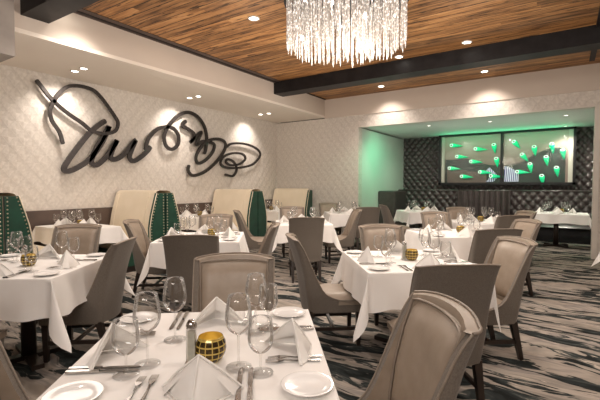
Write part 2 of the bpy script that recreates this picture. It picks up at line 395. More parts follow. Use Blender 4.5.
# ------------------------------------------------------------------ recessed downlights
def dl_meshes(r, lens):
    a = MB(); a.lathe([(r*1.35,0),(r*1.35,-.012),(r,-.014),(r,0)], 'trim_paint', 20)
    b = MB(); b.lathe([(r,-.006),(r*.5,-.008),(.0005,-.008)], lens, 20, False)
    return a.mesh('trim_ring'), b.mesh('lens')
DLA = dl_meshes(.05, 'lens'); DLB = dl_meshes(.06, 'lens'); DLC = dl_meshes(.045, 'lens_soft')
def downlight(x, y, z, label, group, ms):
    t = thing('recessed_downlight', label, 'ceiling light', (x,y,z), 0, group)
    sub('trim_ring', None, ms[0], t); sub('lens', None, ms[1], t)
for y, nm in ((-8.3,'above the camera side'),(-6.0,'over the start of the script sign'),(-3.7,'over the middle of the script sign'),(-1.4,'nearest the back corner')):
    for x, side in ((.55,'wall-side'),(.81,'room-side')):
        if y > -8: downlight(x, y, 3.19, side + ' twin downlight in pale soffit ' + nm, 'twin downlights in the left soffit', DLA)
    light('SPOT', (.55, y, 3.15), 75, size=.05, aim=(0, y, 2.35), spot=95, blend=.9)
    light('SPOT', (.81, y, 3.15), 40, size=.05, aim=(.9, y-.0, 0), spot=100, blend=.8)
for x, y, lab in ((3.44,-5.1,'square-looking downlight in plank ceiling left of the chandelier'),(5.66,-2.54,'plank ceiling downlight in front of the black beam, right part'),
                  (4.52,-2.44,'plank ceiling downlight in front of the black beam beside chandelier'),(5.62,-.62,'plank ceiling downlight behind the beam, farther right'),(3.45,-.62,'plank ceiling downlight behind the beam, farther left')):
    downlight(x, y, 3.66, lab, 'downlights in the plank ceiling', DLB)
for x, y in ((3.44,-5.1),(5.66,-2.6),(4.52,-2.6),(2.6,-3.4),(6.4,-5.2),(5.4,-7.6),(3.3,-7.9),(7.2,-7.4),(8.4,-4.5),(7.,-3.4)):
    light('SPOT', (x,y,3.62), 82, size=.06, spot=110, blend=.9)
for x in (3.45,5.62): light('SPOT', (x,-.62,3.62), 90, size=.06, aim=(x,.0,2.4), spot=95, blend=.9)
downlight(1.87, -6.70, 3.66, 'bright downlight in plank ceiling next to the near black beam', 'downlights in the plank ceiling', dl_meshes(.10,'lens'))
light('SPOT', (2.05,-6.55,3.6), 90, size=.06, aim=(1.7,-6.45,0), spot=120, blend=.9)
for x, y, lab in ((4.11,.91,'left downlight in the alcove ceiling'),(5.5,1.03,'middle downlight in the alcove ceiling'),(6.99,1.03,'right front downlight in the alcove ceiling'),(6.98,2.9,'right rear downlight in alcove ceiling above art case')):
    downlight(x, y, 2.90, lab, 'downlights in the alcove ceiling', DLC)
    light('SPOT', (x,y,2.86), 95, color=(1,.90,.80), size=.05, aim=(x,min(y+1.9,3.3),0.2), spot=115, blend=.8)

# ------------------------------------------------------------------ chandelier
ch = thing('crystal_chandelier', 'round chandelier of hanging crystal rods on dark ceiling ring', 'chandelier', (4.78,-5.0,3.66))
mb = MB(); mb.lathe([(.74,0),(.74,-.085),(.69,-.085),(.69,-.02),(.0005,-.02)], 'beam_black', 48); sub('canopy_ring', 'dark canopy ring', mb.mesh('canopy_ring', 40), ch)
rods = []
for ri, (rad, cnt) in enumerate(((.70,76),(.61,58),(.50,42),(.38,28),(.23,16),(.09,7))):
    for i in range(cnt):
        a = 2*PI*(i+.35*ri)/cnt + random.uniform(-.02,.02)
        rods.append((rad*math.cos(a), rad*math.sin(a), -.60 - random.uniform(-.05,.07) - (.02 if ri else 0)))
def facing(r): return (r[0]*.552 - r[1]*.834) if True else 0
order = sorted(range(len(rods)), key=lambda i: -(rods[i][0]*.3 - rods[i][1]*.95) if math.hypot(*rods[i][:2]) > .55 else 5)
main = order[:100]; rest = order[100:]
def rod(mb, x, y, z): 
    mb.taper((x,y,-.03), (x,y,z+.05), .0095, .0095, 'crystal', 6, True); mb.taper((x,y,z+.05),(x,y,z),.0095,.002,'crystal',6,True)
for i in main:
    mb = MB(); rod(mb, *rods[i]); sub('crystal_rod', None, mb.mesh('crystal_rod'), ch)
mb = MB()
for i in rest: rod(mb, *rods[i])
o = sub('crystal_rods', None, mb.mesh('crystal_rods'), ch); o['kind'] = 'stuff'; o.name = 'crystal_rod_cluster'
for i in range(9):
    a = 2*PI*i/9; r = .54; mb = MB()
    mb.lathe([(.0005,.035),(.022,.02),(.03,0),(.022,-.02),(.0005,-.03)], 'bulb', 10, True, Matrix.Translation((r*math.cos(a), r*math.sin(a), -.16-.15*(i%3))))
    sub('bulb', None, mb.mesh('bulb'), ch)
light('POINT', (4.78,-5,2.40), 110, color=(1,.88,.76), size=.3)
light('POINT', (4.78,-5,3.3), 12, color=(1,.88,.76), size=.2)

# ------------------------------------------------------------------ alcove: art case, ornaments, banquettes
ac = thing('art_display_case', 'black framed glass art case on the dark tufted alcove wall', 'wall art', (5.5,3.29,2.15))
mb = MB()
for x0,x1,z0,z1 in ((-1.72,-1.66,-.74,.75),(1.66,1.72,-.74,.75),(-1.72,1.72,-.74,-.68),(-1.72,1.72,.70,.75)): mb.box(x0,x1,-.13,.06,z0,z1,'beam_black')
sub('frame', 'black outer frame', mb.mesh('frame'), ac)
mb = MB(); mb.box(-.03,.03,-.13,.06,-.68,.70,'beam_black'); sub('divider', None, mb.mesh('divider'), ac)
for x0,x1 in ((-1.66,-.03),(.03,1.66)):
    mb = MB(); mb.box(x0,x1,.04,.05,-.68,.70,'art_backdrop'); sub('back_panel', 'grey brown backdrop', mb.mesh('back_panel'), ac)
def ridge(x0, x1, f, mt, y):
    mb = MB(); n = 24; v = []; 
    for i in range(n+1):
        x = x0+(x1-x0)*i/n; v += [(x,y,-.68),(x,y,f(x))]
    mb.add(v, [(2*i,2*i+2,2*i+3,2*i+1) for i in range(n)], mt); return mb
sub('dark_reflection', 'dark green black ridge-shaped painted reflection', ridge(-1.56,-.04, lambda x: .06-.22*(x+1.5)*.7+.05*math.sin(5*x), 'art_dark', .03).mesh('dark_reflection'), ac)  # flat dark shapes paint the dining room reflected in the glass
sub('dark_reflection', 'dark green black ridge-shaped painted reflection', ridge(.04,1.5, lambda x: -.22+.42/(1+math.exp(-9*(x-.62)))+.04*math.sin(6*x), 'art_dark', .03).mesh('dark_reflection'), ac)
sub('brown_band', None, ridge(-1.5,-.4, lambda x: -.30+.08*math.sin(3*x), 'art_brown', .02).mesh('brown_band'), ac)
mb = MB(); mb.grid([[(-.42+.2*i/6+.10*math.sin(j*.4)+.0, .015, -.66+.42*j/8*(1-.25*abs(i-3)/3)) for i in range(7)] for j in range(9)], 'stripe_panel'); sub('striped_patch', 'blue and white striped patch', mb.mesh('striped_patch'), ac)  # flat striped patch with a faint emission of its own
mb = MB(); mb.grid([[(.06+.36*i/6, .015, -.66+.44*j/8*(1-.5*(i/6)**2)) for i in range(7)] for j in range(9)], 'stripe_panel'); sub('striped_patch', 'blue and white striped patch', mb.mesh('striped_patch'), ac)
for x0,x1 in ((-1.66,-.03),(.03,1.66)):
    mb = MB(); mb.box(x0,x1,-.125,-.12,-.68,.70,'pane_glass'); sub('glass_pane', None, mb.mesh('glass_pane'), ac)
for x0,x1 in ((-1.66,-1.58),(1.56,1.66)):
    mb = MB(); mb.box(x0,x1,-.02,.035,-.68,.70,'trim_paint'); sub('side_strip', 'pale side strip', mb.mesh('side_strip'), ac)
# glass drops: body along +x, head at origin
def drop_mesh():
    L = .36; rot = Matrix.Rotation(PI/2, 4, 'Y')
    a = MB(); pr = [(.0005,-.012),(.028,-.006),(.045,.02),(.056,.06),(.056,.10),(.048,.16),(.034,.23),(.018,.30),(.0005,L)]
    a.lathe(pr, 'green_glass', 16, True, rot)
    b = MB(); ry = Matrix.Translation((.034,-.056,.0)) @ Matrix.Rotation(PI/2, 4, 'X')
    b.lathe([(.0005,.006),(.036,.006),(.046,.0)], 'ring_white', 16, False, ry)
    c = MB(); c.lathe([(.0005,.010),(.026,.010),(.027,.0)], 'pupil', 14, False, ry)
    d = MB(); d.taper((.05,.04,0),(.05,.119,0),.008,.008,'steel',8)
    return a.mesh('glass_body'), b.mesh('eye_ring'), c.mesh('eye_centre'), d.mesh('peg')
DM = drop_mesh()
DROPS = [(4.11,2.59,'r'),(4.78,2.45,'r'),(5.29,2.57,'d'),(4.27,2.25,'r'),(4.66,2.09,'r'),(5.36,2.18,'d'),(4.06,1.91,'r'),(4.41,1.66,'r'),(4.91,1.78,'r'),(5.2,1.66,'r'),
         (5.78,2.62,'q'),(6.28,2.46,'d'),(6.68,2.51,'d'),(6.93,2.34,'d'),(5.98,2.26,'q'),(6.56,2.18,'d'),(6.19,2.0,'d'),(6.8,1.89,'d'),(5.86,1.77,'r'),(6.47,1.68,'d')]
ORD = ['top left corner','top, second from left','top right, by the divider','second row, leftmost','second row, centre','right side by the divider','lower left edge','bottom row, leftmost','bottom row, centre','bottom right by the divider',
       'top left, by the divider','top, left of centre','top, right of centre','upper right edge','left, middle height','centre right, middle height','centre left, middle height','lower right','bottom left','bottom centre']
for i, (x, z, d) in enumerate(DROPS):
    pane = 'left' if i < 10 else 'right'
    t = thing('glass_drop', 'glowing green glass drop, %s of the %s art pane' % (ORD[i], pane), 'glass ornament', (x,3.22,z), 0, 'green glass drops in the art case')
    t.rotation_euler = (0, {'r':R(6),'d':R(82),'q':R(52)}[d], 0)
    t.scale = (1,1,1) if d == 'r' else (.8,1.05,1.15)
    for nm, me in zip(('glass_body','eye_ring','eye_centre','peg'), DM): sub(nm, None, me, t)
light('AREA', (5.5,2.9,2.55), 9, color=(.05,1,.45), size=3.3, size_y=.1, aim=(5.5,3.0,3.4))
light('SPOT', (3.7,.6,2.7), 85, color=(.16,1,.50), size=.3, aim=(2.5,1.3,1.5), spot=120, blend=1)
light('SPOT', (3.6,-.5,2.5), 22, color=(.16,1,.50), size=.3, aim=(2.4,0,1.6), spot=70, blend=1)
light('AREA', (5.5,2.9,2.7), 7, color=(.15,1,.5), size=3., size_y=.3, aim=(5.5,2.6,0))

up2 = light('AREA', (5.1,1.2,1.3), 16, color=(.8,1,.85), size=3.5, size_y=1.5, aim=(5.1,1.2,3)); up2.data.specular_factor = 0  # added upward fill without a fixture, brightens the alcove ceiling
def bench(label, x0, x1, channel=False):
    t = thing('banquette', label, 'banquette', ((x0+x1)/2,2.9,0)); w = (x1-x0)/2
    mb = MB(); mb.box(-w,w,-.62,.0,0,.36,'beam_black'); sub('base', None, mb.mesh('base'), t)
    mb = MB(); mb.grid([[(-w+2*w*i/10, -.66+.66*j/6, .36+.10*(1-abs(2*j/6-1)**4)) for i in range(11)] for j in range(7)], 'black_leather'); mb.box(-w,w,-.65,0,.34,.37,'black_leather'); sub('seat', None, mb.mesh('seat'), t)
    mb = MB()
    if channel: mb.grid([[(-w+2*w*i/90, .02-.045*abs(math.sin(PI*i/9))**.5-.16*(2*i/90-1)**4, z) for i in range(91)] for z in (.44,.6,.9,1.1,1.2,1.235)], 'black_leather')
    else: mb.grid(tufted(x0, x1, .44, 1.235, lambda x,z,d: (x-(x0+x1)/2, .0-d+.05*(z-.44), z), a=.21, b=.25, depth=.075), 'black_leather')
    mb.box(-w,w,.02,.50,.3,1.235,'black_leather'); mb.tube([(-w,.03,1.235),(w,.03,1.235)], .028, 'black_leather', 8)
    sub('backrest', None, mb.mesh('backrest'), t); return t
bench('black tufted leather banquette, left part along the alcove back wall', 2.62, 4.42)
bench('smooth channelled black banquette section in the middle of alcove', 4.42, 5.78, True)
bench('black tufted leather banquette, right part along the alcove back wall', 5.78, 7.6)
t = thing('banquette', 'black banquette end against the green-lit alcove side wall', 'banquette', (2.61,2.1,0))
mb = MB(); mb.box(0,.50,-.83,.12,0,1.235,'black_leather'); sub('backrest', None, mb.mesh('backrest'), t).modifiers.new('b','BEVEL').width = .03
mb = MB(); mb.box(.50,1.05,-.83,.12,0,.46,'black_leather'); sub('seat', None, mb.mesh('seat'), t)

# ------------------------------------------------------------------ booth benches along the left wall
XA = 1.25
mb = MB(); mb.lathe([(.011,0),(.010,.005),(.0005,.008)], 'brass', 8, True, Matrix.Rotation(PI/2, 4, 'Y')); NAIL = mb.mesh('nailhead')
def booth(label, y, s, nails=False):
    # y: joint line of back-to-back pair, s = -1 seat on the camera side, +1 seat on the far side
    t = thing('booth_bench', label, 'booth bench', (0,y,0), 0, 'high back booth benches on the left wall')
    X0 = .06
    def Y(v): return s*v
    mb = MB(); th = [(0.0,.29),(.45,.31),(.68,.31),(.88,.275),(1.08,.22),(1.26,.165)]
    pts = [[(X0+(XA-.05-X0)*i/8, Y(d-.015+.012*math.sin(PI*i/8)), z) for i in range(9)] for z, d in [(z,d) for z,d in th if z >= .4]+[(1.29,.14),(1.305,.08),(1.305,.01)]]
    mb.grid(pts, 'cream_leather'); mb.box(X0,XA-.05,min(0,Y(.16)),max(0,Y(.16)),.0,1.25,'cream_leather')
    for xx in (X0+.12, XA-.2): mb.tube([(xx, Y(d-.008), z) for z,d in th[1:]], .006, 'cream_leather', 5)
    sub('backrest', 'cream leather backrest', mb.mesh('backrest'), t)
    mb = MB(); mb.box(X0,XA-.02,min(Y(.30),Y(.78)),max(Y(.30),Y(.78)),.10,.36,'green_velvet'); mb.box(X0+.03,XA-.05,min(Y(.32),Y(.76)),max(Y(.32),Y(.76)),0,.10,'dark_wood'); sub('base', None, mb.mesh('base'), t)
    mb = MB(); mb.box(X0,XA-.02,min(Y(.30),Y(.80)),max(Y(.30),Y(.80)),.36,.48,'cream_leather'); sub('seat', 'cream leather seat', mb.mesh('seat'), t).modifiers.new('b','BEVEL').width = .03
    mb = MB(); n = len(th); v = []
    for x in (XA-.05, XA):
        for z, d in th: v += [(x,Y(.004),z),(x,Y(d),z)]
    f = []
    for q in (0, 2*n):
        f += [(q+2*i, q+2*i+1, q+2*i+3, q+2*i+2) for i in range(n-1)]
    f += [(2*i+1, 2*n+2*i+1, 2*n+2*i+3, 2*i+3) for i in range(n-1)] + [(2*i, 2*i+2, 2*n+2*i+2, 2*n+2*i) for i in range(n-1)] + [(2*n-2,2*n-1,4*n-1,4*n-2)]
    mb.add(v, f, 'green_velvet'); sub('end_panel', 'dark green velvet end panel', mb.mesh('end_panel'), t)
    mb = MB(); mb.tube([(XA, Y(d-.004), z) for z, d in th], .008, 'cream_leather', 6); sub('edge_piping', 'cream edge piping', mb.mesh('edge_piping'), t)
    if nails:
        for k in range(24):
            z = .12+1.12*k/23
            d = next(d0+(d1-d0)*(z-z0)/(z1-z0) for (z0,d0),(z1,d1) in zip(th, th[1:]) if z0 <= z <= z1)
            for yy in (.03, d-.035):
                o = sub('nailhead', None, NAIL, t); o.location = (XA, Y(yy), z)
booth('cream and green booth bench nearest the camera, facing away from the wall end', -7.27, -1, True)
booth('high back booth bench with green nailhead end at the left photo edge', -7.25, 1, True)
booth('cream high back booth bench facing the nearest booth table', -4.88, -1, True)
booth('green ended booth bench facing the middle booth table, seat turned away', -4.86, 1, True)
booth('cream high back booth bench facing the middle booth table', -2.38, -1)
booth('green ended booth bench facing the farthest booth table, seat turned away', -2.36, 1)
booth('cream high back booth bench in the back corner against the wall', -.04, -1)

# ------------------------------------------------------------------ dining chair
def lerp(tab, z):
    if z <= tab[0][0]: return tab[0][1]
    for (z0,a),(z1,b) in zip(tab, tab[1:]):
        if z <= z1: return a+(b-a)*(z-z0)/(z1-z0)
    return tab[-1][1]
def chair_parts():
    xb = lambda z: lerp([(.30,-.225),(.45,-.245),(.65,-.275),(.80,-.315),(.94,-.365)], z)
    xf = lambda z: lerp([(.30,.255),(.365,.255),(.38,.16),(.40,.07),(.43,-.02),(.46,-.075),(.50,-.11),(.56,-.142),(.64,-.178),(.74,-.220),(.84,-.265),(.90,-.295),(.94,-.322)], z)
    hw = lambda z: lerp([(.30,.220),(.45,.236),(.94,.252)], z)
    def U(z, inn):
        x0 = xb(z)+(.042 if inn else 0); w = hw(z)-(.034 if inn else 0); r = .02 if inn else .045; x1 = xf(z); P = []
        for i in range(6): P.append((x1+(x0+r-x1)*i/6, -w))
        for i in range(5): a = PI/2*i/4; P.append((x0+r-r*math.sin(a), -w+r-r*math.cos(a)))
        for i in range(1,8):
            q = -1+2*i/8; P.append((x0-.042*(1-q*q), q*(w-r)))
        for i in range(5): a = PI/2*(1-i/4); P.append((x0+r-r*math.sin(a), w-r+r*math.cos(a)))
        for i in range(1,7): P.append((x0+r+(x1-x0-r)*i/6, w))
        top = max(0,(z-.85)/.09)
        return [(x, y, z-.014*top*(abs(y)/w)**4+.008*top*(1-(y/w)**2)) for x, y in P]
    zs = [.30,.34,.365,.372,.38,.39,.40,.415,.43,.445,.46,.48,.50,.53,.56,.60,.64,.69,.74,.79,.84,.88,.91,.93,.94]
    out = [U(z,False) for z in zs]; inn = [U(z,True) for z in zs]
    sh = MB(); sh.grid(out, 'tweed'); sh.grid(inn, 'leather')
    sh.grid([out[-1], inn[-1]], 'leather'); sh.grid([out[0], inn[0]], 'tweed')
    sh.grid([[o[0] for o in out],[i[0] for i in inn]], 'tweed'); sh.grid([[o[-1] for o in out],[i[-1] for i in inn]], 'tweed')
    pad = MB(); rows = []; edge = []
    nz, ny = 12, 12
    for j in range(nz+1):
        z = .45+.465*j/nz; w = hw(z)-.037
        row = []
        for i in range(ny+1):
            q = -1+2*i/ny; b = .042*(1-abs(q)**8)*(1-abs(2*j/nz-1)**10)
            zz = z-.012*(j/nz)**6*abs(q)**4+.007*(j/nz)**6
            row.append((xb(z)+.040+b-.036*(1-q*q), q*w, zz))
        rows.append(row)
    pad.grid(rows, 'leather')
    pp = MB(); per = [(r[0][0]+.016, r[0][1]*.985, r[0][2]) for r in rows] + [(p[0]+.016, p[1], p[2]) for p in rows[-1][1:-1]] + [(r[-1][0]+.016, r[-1][1]*.985, r[-1][2]) for r in rows[::-1]]
    pp.tube(per, .006, 'piping', 5)
    rim = [(p[0],p[1],p[2]+.003) for p in out[-1]]; pp.tube(rim, .006, 'piping', 5)
    for k in (0,-1):
        pp.tube([(o[k][0]+.003, o[k][1], o[k][2]) for o in out[4:]], .005, 'piping', 5)
    seat = MB(); rows = []
    for j in range(11):
        x = -.20+.475*j/10
        ww = .207 if x < -.06 else min(.232, .207+(x+.06)*1.2)
        rows.append([(x, (-1+2*i/10)*ww, .405+.058*(1-abs(2*i/10-1)**8)*(1-abs(2*j/10-1)**10)-.006*(j/10)) for i in range(11)])
    seat.grid(rows, 'leather'); seat.box(-.20,.03,-.207,.207,.355,.408,'leather'); seat.add([(a,b*(.207 if a < .01 else .232),c) for a in (.0,.04,.272) for b in (-1,1) for c in (.366,.408)], [(0,4-4+4,5,1),(4,8,9,5),(2,3,7,6),(6,7,11,10),(8,10,11,9),(0,2,6,4),(4,6,10,8)], 'leather')
    sp = MB(); sp.tube([(.03,-.233,.408),(.272,-.233,.407),(.274,-.228,.407),(.274,.228,.407),(.272,.233,.407),(.03,.233,.408)], .005, 'piping', 5)
    fr = MB(); fr.box(-.18,.252,-.205,.205,.29,.36,'tweed')
    legs = []
    for sx, sy in ((1,1),(1,-1),(-1,1),(-1,-1)):
        l = MB(); x0 = .215 if sx > 0 else -.19
        l.taper((x0+(0 if sx>0 else -.075), sy*.195, 0), (x0, sy*.195, .31), .022, .034, 'dark_wood', 4); legs.append(l.mesh('leg'))
    st = MB(); 
    for sy in (1,-1): st.box(-.215,.21,sy*.195-.011,sy*.195+.011,.135,.165,'dark_wood')
    st.box(-.012,.012,-.19,.19,.138,.162,'dark_wood')
    return dict(shell=sh.mesh('backrest_shell', 50), pad=pad.mesh('back_cushion'), piping=pp.mesh('piping'), seat=seat.mesh('seat', 50), seatp=sp.mesh('seat_piping'), frame=fr.mesh('seat_frame'), legs=legs, stretcher=st.mesh('stretcher'))
CP = chair_parts()
def chair(X, Y, face, label, top=True):
    # X, Y: middle of the top of the back (camera metres); face: heading in the camera's ground frame, degrees
    p = W(X, Y); rz = YAW + R(face); p = p + Vector((math.cos(rz), math.sin(rz), 0))*.34; p.z = 0
    t = thing('dining_chair', label, 'chair', p, rz, 'taupe upholstered dining chairs')
    sub('backrest_shell', 'grey woven fabric outer back and wings', CP['shell'], t)
    bc = sub('back_cushion', 'smooth taupe leather inner back', CP['pad'], t); sub('piping', None, CP['piping'], bc)
    s = sub('seat', 'taupe leather seat', CP['seat'], t); sub('piping', None, CP['seatp'], s)
    sub('seat_frame', None, CP['frame'], t)
    for l in CP['legs']: sub('leg', None, l, t)
    sub('stretcher', None, CP['stretcher'], t)
TA = 5  # the tables stand turned 5 degrees in the camera's ground frame
RT, LF, FAR, NEAR = TA, 180+TA, 90+TA, -90+TA     # heading of a chair
CH = [
 (-.42,2.56,NEAR,'taupe leather dining chair behind the foreground table, facing camera'),
 (.545,1.50,LF,'large taupe leather dining chair in right foreground, facing left'),
 (-1.36,1.40,RT,'dining chair at left side of the foreground table, partly cut off'),
 (-1.47,3.36,LF,'dining chair at right side of the left-edge table, grey wing toward camera'),
 (-2.52,4.55,NEAR,'dining chair beyond the left-edge table, before the nearest booth'),
 (-2.19,2.08,FAR,'dining chair tucked under near side of the left-edge table'),
 (-1.0,3.62,FAR,'dining chair seen from behind, before the left-of-centre table'),
 (-2.17,5.12,RT,'dining chair at left side of the left-of-centre table'),
 (-.30,4.66,LF,'dining chair at right side of the left-of-centre table, seen from behind'),
 (-1.28,6.1,NEAR,'dining chair at far side of the left-of-centre table'),
 (.1,5.60,FAR,'dining chair seen from behind, before the centre-back table'),
 (-1.12,7.1,RT,'dining chair at left side of the centre-back table, by booth end'),
 (1.06,7.35,LF,'dining chair at right side of the centre-back table'),
 (-.17,8.3,NEAR,'dining chair at far side of the centre-back table'),
 (-.06,3.60,RT,'dining chair at left side of right-of-centre table, seat pulled out'),
 (.92,2.29,FAR,'dark-backed dining chair at near side of right-of-centre table'),
 (1.83,3.36,LF,'dining chair at right side of right-of-centre table, leather back visible'),
 (.91,4.52,NEAR,'dining chair at far side of right-of-centre table, before green wall'),
 (2.07,4.12,FAR,'dark-backed dining chair at near side of second-row right table'),
 (2.98,5.20,LF,'dining chair at right side of second-row right table, legs visible'),
 (2.26,6.7,NEAR,'dining chair at far side of second-row right table'),
 (3.95,6.95,LF,'dining chair at right side of third-row right table'),
 (3.2,5.95,FAR,'dining chair at near side of third-row right table'),
 (3.2,8.1,NEAR,'dining chair at far side of third-row right table, before banquette'),
 (1.90,9.2,RT,'dining chair at left side of alcove table by green wall'),
 (1.40,8.15,FAR,'dining chair at near side of the back-corner table'),
 (.72,10.15,NEAR,'dining chair against back wall, behind the back-corner table'),
]
for c in CH: chair(*c)

# ------------------------------------------------------------------ tables and cloths
TH = .755
def cloth_mesh(hx, hy, drop=.275, seed=0, corner=.45, ears=(1,1,1,1)):
    rnd = random.Random(seed); mb = MB(); top = []; bot = []; sides = [((-1,-1),(1,-1),(0,-1)),((1,-1),(1,1),(1,0)),((1,1),(-1,1),(0,1)),((-1,1),(-1,-1),(-1,0))]
    for si, (a, b, nn) in enumerate(sides):
        ln = 2*hx if nn[0] == 0 else 2*hy; N = 22; ph = rnd.uniform(0,6); fr = rnd.uniform(2.2,3.4)
        for i in range(N+1):
            q = i/N; x = (a[0]+(b[0]-a[0])*q)*hx; y = (a[1]+(b[1]-a[1])*q)*hy
            e = min(q,1-q)*ln
            fl = .026 + .016*math.sin(fr*q*2*PI+ph)*min(1,e/.15) - .012*math.exp(-(e/.07)**2)
            top.append((x,y)); bot.append((x+nn[0]*fl, y+nn[1]*fl, -drop - .012*math.sin(fr*.7*q*2*PI+ph)))
        cx, cy = b[0]*hx, b[1]*hy; nx = sides[(sides.index((a,b,nn))+1)%4][2]; sk = rnd.uniform(-.5,.5)
        for k in range(1,10):
            u = k/10; w = 1-abs(2*u-1); ang = math.atan2(nn[1],nn[0]) + PI/2*u
            e2 = .025 + .155*ears[si]*w**1.15
            tx, ty = math.cos(ang + sk*w*.6), math.sin(ang + sk*w*.6)
            top.append((cx,cy)); bot.append((cx+tx*e2, cy+ty*e2, -drop-(corner-drop)*w**.9))
    n = len(top); rows = [[(x*.985,y*.985,.003) for x,y in top],[(x*.997,y*.997,.0015) for x,y in top]]
    K = 9
    for r in range(0,K+1):
        t = r/K; row = []
        for (x,y),(bx,by,bz) in zip(top,bot):
            o = t**1.15; row.append((x+(bx-x)*o + (.004 if 0<t else 0)*(1 if x>0 else -1)*min(1,abs(x)/hx), y+(by-y)*o, -.006+(bz+.006)*t))
        rows.append(row)
    mb.grid(rows, 'linen', True, True)
    mb.add([(x*.985,y*.985,.003) for x,y in top[:1]+top[1:]], [tuple(range(n))], 'linen')
    return mb.mesh('tablecloth')
def table_meshes(hx, hy):
    a = MB(); a.box(-hx+.01,hx-.01,-hy+.01,hy-.01,TH-.035,TH-.006,'dark_wood')
    b = MB(); b.taper((0,0,.03),(0,0,TH-.035),.055,.05,'dark_wood',16,True)
    c = MB()
    for k in range(4): c.box(.0,.30,-.04,.04,.0,.035,'dark_wood', Matrix.Rotation(k*PI/2+PI/4,4,'Z'))
    return a.mesh('tabletop'), b.mesh('pedestal'), c.mesh('base')
TMS = table_meshes(.44,.44); CLOTHS = [cloth_mesh(.455,.455,seed=s) for s in (1,2,3,4)]; CLOTHW = [cloth_mesh(.49,.49,seed=5,ears=(1.5,1.2,1.2,1.2)), cloth_mesh(.49,.49,seed=6)]; CLOTH4 = cloth_mesh(.475,.49,seed=8,ears=(.25,.7,1,1.1)); TMW = table_meshes(.475,.475)
TMB = table_meshes(.55,.36); CLOTHB = cloth_mesh(.56,.37,.24,9,.30); TMR = table_meshes(.58,.44); CLOTHR = cloth_mesh(.60,.455,.20,11,.40)

# tableware meshes
def lathe_mesh(name, prof, mt, n=24, sharp=None):
    mb = MB(); mb.lathe(prof, mt, n); return mb.mesh(name, sharp)
def wine(hh, rb, rr, stem, rf, n=24):
    bh = hh-stem; bowl = [(.0045,stem)] + [(rb*math.sin(PI/2*min(1,(t/.42)**.62)) if t < .42 else rb+(rr-rb)*((t-.42)/.58)**1.4, stem+bh*t) for t in (.02,.06,.12,.2,.3,.42,.55,.7,.85,1.)]
    inner = [(max(.0005,r-.0022), z+.002) for r, z in bowl[1:]][::-1]; inner[0] = (rr-.0022, hh)
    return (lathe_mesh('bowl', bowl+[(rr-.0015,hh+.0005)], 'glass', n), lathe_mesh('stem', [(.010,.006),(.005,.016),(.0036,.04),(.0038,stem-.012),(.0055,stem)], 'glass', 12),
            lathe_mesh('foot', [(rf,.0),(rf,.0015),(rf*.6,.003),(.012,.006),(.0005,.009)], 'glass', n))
def joined(parts):
    bm = bmesh.new()
    for p in parts: bm.from_mesh(p)
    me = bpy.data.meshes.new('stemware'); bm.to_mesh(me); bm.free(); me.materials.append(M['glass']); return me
WINE = wine(.255,.048,.036,.115,.045); WATER = wine(.188,.044,.039,.066,.043)
WINE1, WATER1 = joined(WINE), joined(WATER)
def napkin_mesh():
    mb = MB(); A = Vector((0,.005,.125)); Cn = Vector((0,-.085,.003)); L = Vector((-.128,.05,.003)); Rr = Vector((.128,.05,.003)); B = Vector((0,-.016,.06))
    def panel(a, b, c, bul, n=7):
        v = []; f = []; idx = {}; nrm = (b-a).cross(c-a).normalized()
        for i in range(n+1):
            for j in range(n+1-i):
                u, w = i/n, j/n; q = 1-u-w; idx[i,j] = len(v)
                v.append(a*q+b*u+c*w + nrm*bul*(27*u*w*q)**.7)
        for i in range(n):
            for j in range(n-i):
                f.append((idx[i,j], idx[i+1,j], idx[i,j+1]))
                if i+j < n-1: f.append((idx[i+1,j], idx[i+1,j+1], idx[i,j+1]))
        mb.add(v, f, 'napkin', True)
    panel(A, L, Cn, .008); panel(A, Cn, Rr, .008); panel(A, B, L, .006); panel(A, Rr, B, .006)
    # folded hems: a second layer a little behind the front edges and a soft ridge
    mb.tube([A, (A*.5+Cn*.5)+Vector((0,-.004,0)), Cn], .0035, 'napkin', 6)
    mb.tube([A, A*.5+L*.5+Vector((-.003,0,.004)), L], .004, 'napkin', 6); mb.tube([A, A*.5+Rr*.5+Vector((.003,0,.004)), Rr], .004, 'napkin', 6)
    mb.tube([L, L*.5+Cn*.5+Vector((-.01,-.008,0)), Cn, Rr*.5+Cn*.5+Vector((.01,-.008,0)), Rr], .003, 'napkin', 6)
    a2 = A+Vector((0,.0,-.012)); panel(a2, L+Vector((.0,.012,0)), Cn*.3+L*.7+Vector((-.018,-.012,0)), .004); panel(a2, Cn*.3+Rr*.7+Vector((.018,-.012,0)), Rr+Vector((0,.012,0)), .004)
    return mb.mesh('napkin', 60)
NAP = napkin_mesh()
PLATE = lathe_mesh('bread_plate', [(.0005,.004),(.052,.004),(.058,.006),(.082,.014),(.084,.0155),(.082,.016),(.057,.009),(.050,.0075),(.0005,.0075)][::-1], 'porcelain', 32)
def fork_mesh():
    mb = MB(); pts = [(-.10,.006),(-.06,.0055),(0,.003),(.03,.0035),(.045,.0105),(.055,.012)]
    mb.grid([[(x,-w,.004+(.006 if x>.02 else .002)),(x,w,.004+(.006 if x>.02 else .002))] for x,w in pts], 'steel', False)
    mb.grid([[(x,-w,.002+(.006 if x>.02 else .001)),(x,w,.002+(.006 if x>.02 else .001))] for x,w in pts], 'steel', False)
    for k in range(4): y = -.0102+.0068*k; mb.taper((.055,y,.009),(.10,y,.006),.0024,.0014,'steel',4)
    return mb.mesh('fork')
